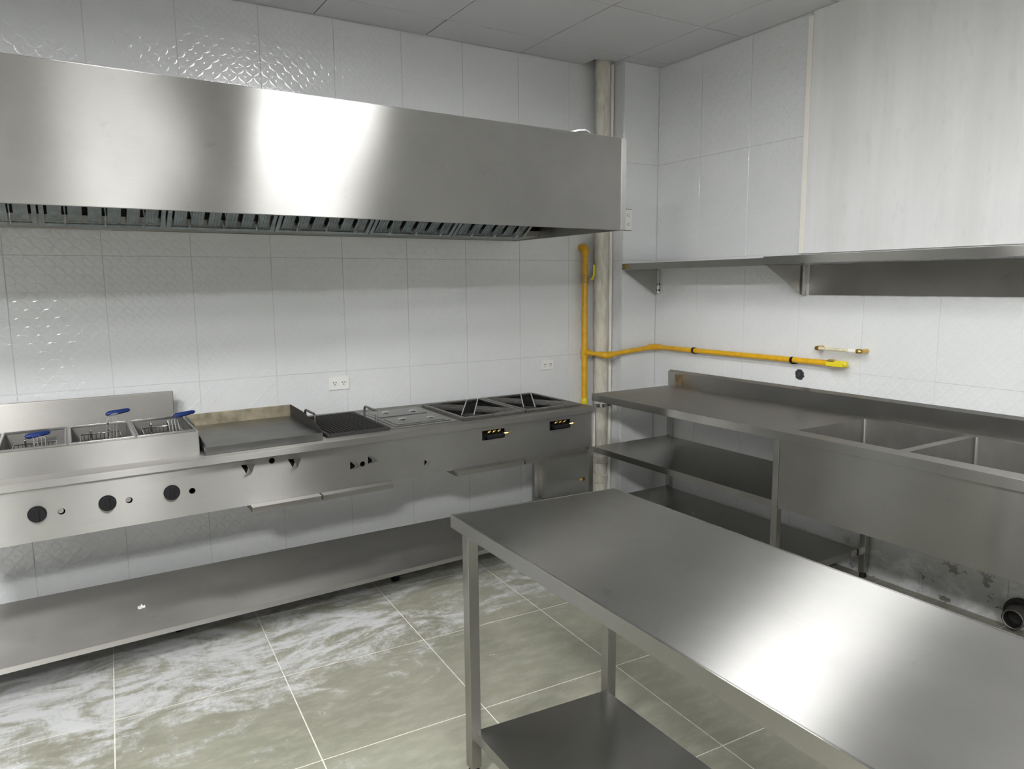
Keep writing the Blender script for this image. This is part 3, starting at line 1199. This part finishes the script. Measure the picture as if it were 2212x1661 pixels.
# ---- burner grates
for k, (a, b_) in enumerate(BURN):
    t = thing('burner_grate', rp((a + b_) / 2, vm_, RZ), ['grey iron burner grate beside the pan lids', 'grey iron burner grate at the right end of the range'][k], 'burner grate', 'open burner grates')
    z0, z1 = RZ + .0005, RZ + .014
    bm = B()
    e = .016
    for (x0, x1, v0, v1) in ((a - .006, b_ + .006, VB0 - .012, VB0 + e), (a - .006, b_ + .006, VB1 - e, VB1 + .012), (a - .006, a + e, VB0 + e, VB1 - e), (b_ - e, b_ + .006, VB0 + e, VB1 - e)):
        rbox(bm, x0, x1, v0, v1, z0, z1)
    obj('frame', bm, 'grey_iron', t, bevel=0.002)
    # X-shaped casting: a pair of thin rails on one diagonal with an open slot between, wide ribbed arms on the other
    inner = [(a + e, VB0 + e), (b_ - e, VB0 + e), (b_ - e, VB1 - e), (a + e, VB1 - e)]
    d1 = Vector((b_ - a - .07, VB1 - VB0)).normalized()
    n1 = Vector((d1.y, -d1.x))
    d2 = Vector((b_ - a, -(VB1 - VB0))).normalized()
    n2 = Vector((d2.y, -d2.x))
    cc = Vector(((a + b_) / 2 - .012, vm_))

    def half(poly, nrm, lim):
        out = []
        for q in range(len(poly)):
            p, r = Vector(poly[q - 1]), Vector(poly[q])
            fp, fr = (p - cc).dot(nrm) - lim, (r - cc).dot(nrm) - lim
            if (fp >= 0) != (fr >= 0):
                out.append(tuple(p + (r - p) * (fp / (fp - fr))))
            if fr >= 0:
                out.append(tuple(r))
        return out

    def slab(name, poly, lo, hi, mat):
        if area(poly) > 1e-5:
            bm_ = B()
            prism(bm_, [rp(x_, v_, lo) for x_, v_ in poly], (0, 0, hi - lo))
            obj(name, bm_, mat, t)
    sw = .030
    for sgn in (-1, 1):
        band = half(half(inner, n1 * sgn, sw), n1 * -sgn, -sw - .006)
        slab('rail', band, z0, z1 + .006, 'steel_bare')
        arm = half(half(half(inner, n1 * sgn, sw + .0065), n2, -.044), n2 * -1, -.044)
        slab('arm', arm, z0, z1 - .003, 'grey_iron')
        for o_ in (-.040, -.003, .034):
            rib = half(half(arm, n2, o_), n2 * -1, -o_ - .007)
            slab('rib', rib, z1 - .0028, z1 + .003, 'grey_iron')

# ================================================================== SINK COUNTER on the right wall
KX, KZ = -0.70, 0.852
KY0, KY1 = -3.6, -0.375
sk = thing('sink_counter', (-0.36, -2.0, 0), 'long stainless counter with two deep sinks along the right wall', 'sink counter')
BAS = [(-0.605, -0.075, -2.335, -1.838), (-0.605, -0.075, -2.87, -2.375)]
bm = B()
xs = [KX, -0.605, -0.075, -0.012]
ys = [KY0, -2.87, -2.375, -2.335, -1.838, KY1]
for xa, xb in zip(xs, xs[1:]):
    for ya, yb in zip(ys, ys[1:]):
        cx_, cy_ = (xa + xb) / 2, (ya + yb) / 2
        if any(h[0] < cx_ < h[1] and h[2] < cy_ < h[3] for h in BAS):
            continue
        box(bm, xa, xb, ya, yb, KZ - .002, KZ)
bmesh.ops.remove_doubles(bm, verts=bm.verts[:], dist=1e-5)
inner = [f for f in bm.faces if 0]
obj('worktop', bm, 'steel_worn', sk, brush=1)
bm = B()
box(bm, KX - .002, KX + .002, KY0, KY1, KZ - .042, KZ + .0012)
box(bm, KX + .002, -0.012, KY1 - .002, KY1 + .002, KZ - .042, KZ + .0012)
box(bm, KX + .002, KX + .018, KY0, KY1, KZ - .042, KZ - .040)
obj('edge_lip', bm, 'steel', sk, brush=1, bevel=0.001)
bm = B()
prism(bm, [(-0.014, 0, KZ), (-0.030, 0, KZ), (-0.034, 0, KZ + .095), (-0.014, 0, KZ + .108), (-0.010, 0, KZ + .108), (-0.010, 0, KZ)][::-1], (0, 1, 0))
for v in bm.verts:
    v.co.y = KY1 + .01 if v.co.y > 0.5 else KY0
obj('back_splash', bm, 'steel', sk, brush=1)
for k, (x0, x1, y0, y1) in enumerate(BAS):
    d = 0.33
    bm = B()
    i = .012
    A = [(x0, y0), (x1, y0), (x1, y1), (x0, y1)]
    Bq = [(x0 + i, y0 + i), (x1 - i, y0 + i), (x1 - i, y1 - i), (x0 + i, y1 - i)]
    n0 = [bm.verts.new((x, y, KZ - .001)) for x, y in A]
    n1 = [bm.verts.new((x, y, KZ - d)) for x, y in Bq]
    for q in range(4):
        bm.faces.new((n0[q], n0[(q + 1) % 4], n1[(q + 1) % 4], n1[q]))
    bm.faces.new(n1)
    ed = [e for e in bm.edges if len(e.link_faces) == 2]
    bmesh.ops.bevel(bm, geom=ed, offset=0.014, segments=4, profile=0.5, affect='EDGES')
    for f in bm.faces:
        f.smooth = False
    ret = bmesh.ops.solidify(bm, geom=bm.faces[:], thickness=0.0015)
    bs = obj('basin', bm, 'steel_matte', sk, brush=2)
    bm = B()
    cxx, cyy = (x0 + x1) / 2, (y0 + y1) / 2
    tube(bm, [(cxx, cyy, KZ - d + .001), (cxx, cyy, KZ - d + .005), (cxx, cyy, KZ - d + .003)], [.045, .042, .03], 20)
    obj('drain_strainer', bm, 'chrome', bs)
# deep front apron hiding the basins
bm = B()
box(bm, KX + .006, KX + .008, KY0, -1.815, 0.478, KZ - .04)
box(bm, KX + .008, KX + .03, KY0, -1.815, 0.478, 0.480)
obj('apron', bm, 'steel', sk, brush=1)
bm = B()
box(bm, KX + .03, -0.03, -1.817, -1.815, 0.478, KZ - .04)
obj('apron_side', bm, 'steel', sk, brush=0)


def sleg(x, y, w=0.034):
    bm = B()
    box(bm, x - w / 2, x + w / 2, y - w / 2, y + w / 2, 0.03, KZ - .042)
    l = obj('leg', bm, 'steel', sk, brush=2, bevel=0.002)
    bm = B()
    tube(bm, [(x, y, 0.001), (x, y, 0.012), (x, y, 0.03)], [.018, .018, .013], 14)
    obj('foot', bm, 'black_plastic', l)


for x, y in ((KX + .022, -1.795), (-0.042, -0.405), (-0.042, -1.86), (KX + .022, -3.55), (-0.042, -3.55)):
    sleg(x, y)
for z, y0, x0 in ((0.508, -1.775, KX + .012), (0.15, -1.835, KX + .03)):
    bm = B()
    box(bm, x0, -0.055, y0, KY1 - .01, z - .002, z)
    box(bm, x0 - .002, x0, y0, KY1 - .01, z - .036, z)
    box(bm, x0, -.055, y0 - .002, y0, z - .036, z)
    box(bm, x0, -.055, KY1 - .01, KY1 - .008, z - .036, z)
    obj('under_shelf', bm, 'steel', sk, brush=1)

# ================================================================== WALL SHELVES
for k, (y0, y1, xf, lab) in enumerate(((-1.388, -0.222, -0.332, 'steel wall shelf in the corner above the counter'), (-3.35, -1.394, -0.352, 'longer steel wall shelf over the sinks with a back plate'))):
    t = thing('wall_shelf', (-0.17, (y0 + y1) / 2, 1.475), lab, 'shelf', 'steel shelves on the right wall')
    zt = 1.678 if k == 0 else 1.684
    bm = B()
    box(bm, xf, -0.014, y0, y1, zt - .003, zt - .001)
    box(bm, xf - .002, xf, y0, y1, zt - .040, zt)
    box(bm, xf, xf + .016, y0, y1, zt - .040, zt - .038)
    box(bm, xf, -.014, y0, y0 + .002, zt - .040, zt)
    box(bm, xf, -.014, y1 - .002, y1, zt - .040, zt)
    obj('tray', bm, 'steel', t, brush=1)
    for yy in ((y1 - .004,) if k == 0 else (y1 - .004, y0 + .3)):
        bm = B()
        prism(bm, [(xf + .012, yy, zt - .042), (-0.012, yy, zt - .042), (-0.012, yy, 1.475), (-0.030, yy, 1.475)], (0, -.002, 0))
        box(bm, -0.014, -0.012, yy - .014, yy - .002, 1.475, zt - .042)
        obj('bracket', bm, 'steel', t, brush=0)
    if k == 1:
        bm = B()
        box(bm, -0.012, -0.006, y0, y1 - .036, 1.478, zt - .042)
        obj('back_plate', bm, 'steel_worn', t, brush=1)
    else:
        for zz in (1.50, 1.54):
            bm = B()
            cyl(bm, (-0.016, y1 - .018, zz), (-0.010, y1 - .018, zz), .006, 8)
            obj('screw', bm, 'black_plastic', t)

# ================================================================== WORK TABLE in the foreground
Q0, Q1, Q2, Q3 = (-2.562, -2.074), (-1.961, -2.122), (-1.964, -4.25), (-2.590, -4.25)   # far-left, far-right, near-right, near-left
TZ = 0.85


def tq(s, r):
    """s across (0 left .. 1 right), r metres from the far end"""
    L = 2.15
    q = r / L
    ax, ay = Q0[0] + (Q3[0] - Q0[0]) * q, Q0[1] + (Q3[1] - Q0[1]) * q
    bx, by = Q1[0] + (Q2[0] - Q1[0]) * q, Q1[1] + (Q2[1] - Q1[1]) * q
    return ax + (bx - ax) * s, ay + (by - ay) * s


def tbox(bm, s0, s1, r0, r1, z0, z1):
    p = [tq(s0, r1), tq(s1, r1), tq(s1, r0), tq(s0, r0)]
    hexa(bm, [(x, y, z0) for x, y in p] + [(x, y, z1) for x, y in p])


tb = thing('work_table', (-2.27, -3.1, 0), 'stainless steel work table with lower shelf in the foreground', 'table')
TL = 2.15
bm = B()
NS, NR = 6, 24
gr = [[None] * (NR + 1) for _ in range(NS + 1)]
for i in range(NS + 1):
    for k in range(NR + 1):
        s, r = i / NS, TL * k / NR
        x, y = tq(s, r)
        sag = -0.0022 * math.sin(PI * s) * math.sin(PI * min(1, r / 0.9) if r < .45 else PI / 2)
        gr[i][k] = bm.verts.new((x, y, TZ + sag))
for i in range(NS):
    for k in range(NR):
        f = bm.faces.new((gr[i][k], gr[i][k + 1], gr[i + 1][k + 1], gr[i + 1][k]))
        f.smooth = True
ret = bmesh.ops.extrude_face_region(bm, geom=bm.faces[:])
bmesh.ops.translate(bm, verts=[v for v in ret['geom'] if isinstance(v, bmesh.types.BMVert)], vec=(0, 0, -0.0015))
obj('top', bm, 'steel_table', tb, brush=1)
bm = B()
e = .003 / .6
tbox(bm, -e, e, -.002, TL, TZ - .040, TZ + .0012)
tbox(bm, 1 - e, 1 + e, -.002, TL, TZ - .040, TZ + .0012)
tbox(bm, e, 1 - e, -.002, .0015, TZ - .040, TZ + .0012)
tbox(bm, e, e + .03, .0015, TL, TZ - .040, TZ - .038)
obj('top_edge', bm, 'steel', tb, brush=1, bevel=0.0012)
lw = 0.036
for s, r in ((0.055, .055), (0.945 - .055, .07), (0.055, 2.08), (0.89, 2.08)):
    x, y = tq(s, r)
    bm = B()
    box(bm, x - lw / 2, x + lw / 2, y - lw / 2, y + lw / 2, 0.03, TZ - .003)
    l = obj('leg', bm, 'steel', tb, brush=2, bevel=0.002)
    bm = B()
    tube(bm, [(x, y, 0.001), (x, y, 0.012), (x, y, 0.03)], [.02, .02, .014], 14)
    obj('foot', bm, 'black_plastic', l)
bm = B()
tbox(bm, .065, .885, .06, 2.10, .148, .150)
tbox(bm, .062, .065, .06, 2.10, .115, .150)
tbox(bm, .885, .888, .06, 2.10, .115, .150)
tbox(bm, .065, .885, .058, .060, .115, .150)
obj('lower_shelf', bm, 'steel', tb, brush=1)

# ================================================================== PIPES AND WALL FITTINGS
t = thing('drain_pipe', (-0.395, -0.08, 0), 'thick weathered beige drain pipe standing in the corner', 'pipe')
bm = B()
cyl(bm, (-0.395, -0.08, 0.0025), (-0.395, -0.08, HC + .045), 0.050, 28)
obj('pipe_run', bm, 'old_pipe', t)
for z in (0.16, 0.30):
    bm = B()
    tube(bm, [(-0.395, -0.08, z), (-0.395, -0.08, z + .006), (-0.395, -0.08, z + .055), (-0.395, -0.08, z + .06)], [.050, .056, .056, .050], 28)
    obj('coupling', bm, 'old_pipe', t)
bm = B()
tube(bm, [(-0.395, -0.08, .700), (-0.395, -0.08, .725)], .0525, 28)
box(bm, -0.345, -0.3375, -0.13, -0.03, .702, .722)
obj('clamp', bm, 'steel_bare', t)
t = thing('conduit', (-0.3225, -0.085, 0), 'thin white conduit running up beside the thick pipe', 'conduit')
bm = B()
cyl(bm, (-0.3225, -0.085, 0.0025), (-0.3225, -0.085, HC + .045), 0.014, 14)
obj('pipe_run', bm, 'white_trim', t)
bm = B()
tube(bm, [(-0.3225, -0.085, .55), (-0.3225, -0.085, .60)], .017, 14)
obj('coupling', bm, 'white_trim', t)

GYp, GR = -0.045, 0.0195
t = thing('gas_pipe', (-0.508, GYp, 0.72), 'yellow gas pipe rising beside the hood and branching along the right wall', 'pipe')
bm = B()
tube(bm, bend([(-0.508, -0.002, 1.79), (-0.508, GYp, 1.79), (-0.508, GYp, 0.735)], .03), GR, 16)
obj('riser', bm, 'yellow_paint', t)
bm = B()
tube(bm, bend([(-0.508, -0.002, 1.79), (-0.508, GYp, 1.79), (-0.508, GYp, 1.745)], .03), GR + .006, 16)
obj('elbow', bm, 'yellow_paint', t)
bm = B()
BYp, RXp = -0.225, -0.035
BZ = 1.083
path = [(-0.508, GYp, BZ), (-0.470, BYp, BZ - .010), (RXp, BYp, 1.108), (RXp, -1.625, 1.114)]
tube(bm, bend(path, .03), GR * .82, 16)
obj('branch', bm, 'yellow_paint', t)
bm = B()
tube(bm, [(-0.508, GYp, BZ - .035), (-0.508, GYp, BZ + .035)], GR + .005, 16)
tube(bm, [(-0.508, GYp, BZ), (-0.502, GYp - .04, BZ - .002)], GR + .003, 16)
obj('tee', bm, 'yellow_paint', t)
bm = B()
tube(bm, bend([(-0.478, BYp + .04, BZ - .008), (-0.470, BYp, BZ - .010), (-0.41, BYp, BZ - .007)], .03), GR + .003, 14)
obj('elbow', bm, 'yellow_paint', t)
bm = B()
tube(bm, bend([(RXp - .05, BYp, 1.105), (RXp, BYp, 1.108), (RXp, BYp - .05, 1.108)], .03), GR + .002, 14)
obj('elbow', bm, 'yellow_paint', t)
# valve on the riser
bm = B()
tube(bm, [(-0.508, GYp, 1.555), (-0.508, GYp, 1.56), (-0.508, GYp, 1.60), (-0.508, GYp, 1.605)], [.02, .025, .025, .02], 8)
cyl(bm, (-0.508, GYp - .02, 1.58), (-0.495, GYp - .045, 1.58), .008, 10)
vb = obj('valve', bm, 'brass', t)
bm = B()
prism(bm, [(-0.492, GYp - .047, 1.572), (-0.478, GYp - .047, 1.572), (-0.462, GYp - .047, 1.61), (-0.462, GYp - .047, 1.675), (-0.476, GYp - .047, 1.675), (-0.476, GYp - .047, 1.615)], (0, -.004, 0))
obj('lever', bm, 'yellow_bright', vb)
bm = B()
cyl(bm, (-0.497, GYp - .045, 1.58), (-0.496, GYp - .054, 1.58), .008, 10)
obj('nut', bm, 'chrome', vb)
# end fitting above the range
bm = B()
tube(bm, [(-0.508, GYp, .722), (-0.508, GYp, .73), (-0.508, GYp, .75), (-0.508, GYp, .765)], [.021, .026, .026, .02], 12)
obj('end_cap', bm, 'yellow_bright', t)
# valve at the end of the branch
bm = B()
tube(bm, [(RXp, -1.585, 1.114), (RXp, -1.59, 1.114), (RXp, -1.625, 1.114), (RXp, -1.63, 1.114)], [.017, .023, .023, .017], 8)
vb = obj('valve', bm, 'brass', t)
bm = B()
cyl(bm, (RXp - .02, -1.605, 1.114), (RXp - .036, -1.605, 1.114), .009, 10)
obj('nut', bm, 'chrome', vb)
bm = B()
box(bm, RXp - .040, RXp - .034, -1.70, -1.60, 1.104, 1.126)
tube(bm, [(RXp, -1.63, 1.114), (RXp, -1.69, 1.114), (RXp, -1.70, 1.114)], [.018, .018, .012], 12)
obj('lever', bm, 'yellow_bright', vb, bevel=0.0)
for y in (-0.60, -1.36):
    bm = B()
    tube(bm, [(RXp, y - .008, 1.1105), (RXp, y + .008, 1.1105)], GR, 14)
    box(bm, RXp, -0.001, y - .008, y + .008, 1.088, 1.0935)
    obj('pipe_clip', bm, 'black_plastic', t)

# capped water stub
t = thing('water_pipe_stub', (-0.055, -1.655, 1.18), 'short cream and brass water pipe stub on the right wall above the gas valve', 'pipe')
bm = B()
tube(bm, [(-0.058, -1.525, 1.192), (-0.058, -1.785, 1.192)], .0085, 12)
obj('pipe_run', bm, 'cream_tube', t)
for y in (-1.525, -1.785):
    bm = B()
    tube(bm, bend([(-0.001, y, 1.192), (-0.058, y, 1.192), (-0.058, y + (.02 if y > -1.6 else -.02) * -1, 1.192)], .012), .0125, 12)
    obj('elbow', bm, 'brass', t)
bm = B()
tube(bm, [(-0.058, -1.72, 1.192), (-0.058, -1.765, 1.192)], .012, 12)
obj('sleeve', bm, 'white_trim', t)
# hole in the tiles with dirty rim
t = thing('wall_hole', (-0.0015, -1.388, 1.028), 'round dark hole with broken edge in the tiles above the counter', 'hole')
bm = B()
ring = []
for k in range(22):
    r = .030 + random.uniform(-.004, .004)
    ring.append((-.0022, -1.388 + r * math.cos(2 * PI * k / 22), 1.028 + r * math.sin(2 * PI * k / 22)))
prism(bm, ring, (.0015, 0, 0))
obj('broken_edge', bm, 'blue_dirt', t)
bm = B()
tube(bm, [(-0.0025, -1.388, 1.028), (-0.012, -1.388, 1.028), (-0.013, -1.388, 1.028)], [.014, .014, .008], 14)
obj('pipe_end', bm, 'grey_iron', t)
# drain stubs below the sinks
t = thing('waste_pipe', (-0.10, -2.59, 0.0025), 'dark round waste pipe end on the wall under the right sink', 'pipe')
bm = B()
tube(bm, [(-0.002, -2.585, .085), (-0.10, -2.60, .080)], .045, 22, cap=False)
tube(bm, [(-0.102, -2.60, .080), (-0.03, -2.59, .083)], .037, 22, cap=False)
tube(bm, [(-0.101, -2.60 + .041 * math.cos(2 * PI * q / 24), .080 + .041 * math.sin(2 * PI * q / 24)) for q in range(25)], .0045, 8, cap=False)
obj('pipe_run', bm, 'grey_iron', t)
bm = B()
cyl(bm, (-0.05, -2.593, .082), (-0.048, -2.593, .082), .037, 22)
obj('inside', bm, 'dark_void', t)
bm = B()
tube(bm, [(-0.003, -2.585, .085), (-0.020, -2.588, .085)], .062, 22)
obj('flange', bm, 'cast_iron', t)


# ---- outlets
def outlet(name, origin, ux, uz, nrm, w, h, horizontal, lab):
    """plate w x h at origin (centre), ux/uz in-plane axes, nrm out of the wall"""
    o = Vector(origin)
    ux, uz, nrm = Vector(ux), Vector(uz), Vector(nrm)
    t = thing(name, o, lab, 'power outlet', 'white power outlets')

    def bx(bm, a0, a1, b0, b1, n0, n1):
        hexa(bm, [o + ux * a + uz * b + nrm * n_ for n_ in (n0, n1) for a, b in ((a0, b0), (a1, b0), (a1, b1), (a0, b1))])
    bm = B()
    bx(bm, -w / 2, w / 2, -h / 2, h / 2, 0.0005, .008)
    obj('cover_plate', bm, 'white_plastic', t, bevel=0.002)
    for s in (-1, 1):
        c = (s * w * .22, 0) if horizontal else (0, s * h * .22)
        bm = B()
        bx(bm, c[0] - .017, c[0] + .017, c[1] - .015, c[1] + .015, .008, .010)
        so = obj('socket', bm, 'white_plastic', t, bevel=0.003)
        for (da, db) in ((-.007, .004), (.007, .004), (0, -.008)):
            if not horizontal:
                da, db = db, da
            bm = B()
            bx(bm, c[0] + da - .0022, c[0] + da + .0022, c[1] + db - .0035, c[1] + db + .0035, .010, .0106)
            obj('slot', bm, 'dark_void', so)
    return t


outlet('power_outlet', (-2.228, -0.001, 1.002), (1, 0, 0), (0, 0, 1), (0, -1, 0), .118, .075, True, 'white double power outlet on the wall above the grill')
outlet('power_outlet', (-0.790, -0.001, 1.012), (1, 0, 0), (0, 0, 1), (0, -1, 0), .108, .066, True, 'white double power outlet on the wall above the burners')
ot = outlet('power_outlet', (-0.265, -PD - .001, 1.970), (1, 0, 0), (0, 0, 1), (0, -1, 0), .066, .135, False, 'white upright power outlet on the corner boxing at the hood end')
bm = B()
box(bm, -0.300, -0.229, -PD - .0015, -PD - .0005, 1.900, 2.041)
obj('backing', bm, 'black_plastic', ot)

# small leftovers
bm = B()
bmesh.ops.create_icosphere(bm, subdivisions=2, radius=0.016)
for v in bm.verts:
    k = 0.75 + 0.5 * math.sin(v.co.x * 300 + 1.0) * math.cos(v.co.y * 260)
    v.co = Vector((v.co.x * 1.3 * k - 3.345, v.co.y * 0.8 * k - 0.60, max(0.0, v.co.z + 0.006) * 0.7 * k + 0.1643))
tag(obj('plaster_crumb', bm, 'grout_wall'), 'small white plaster crumb lying on the lower shelf of the range', 'crumb')
one('adhesive_mark', 'adhesive', sk, -0.0343, -0.0318, -0.500, -0.432, KZ + .012, KZ + .085, label='brown strip of glue residue on the back splash')
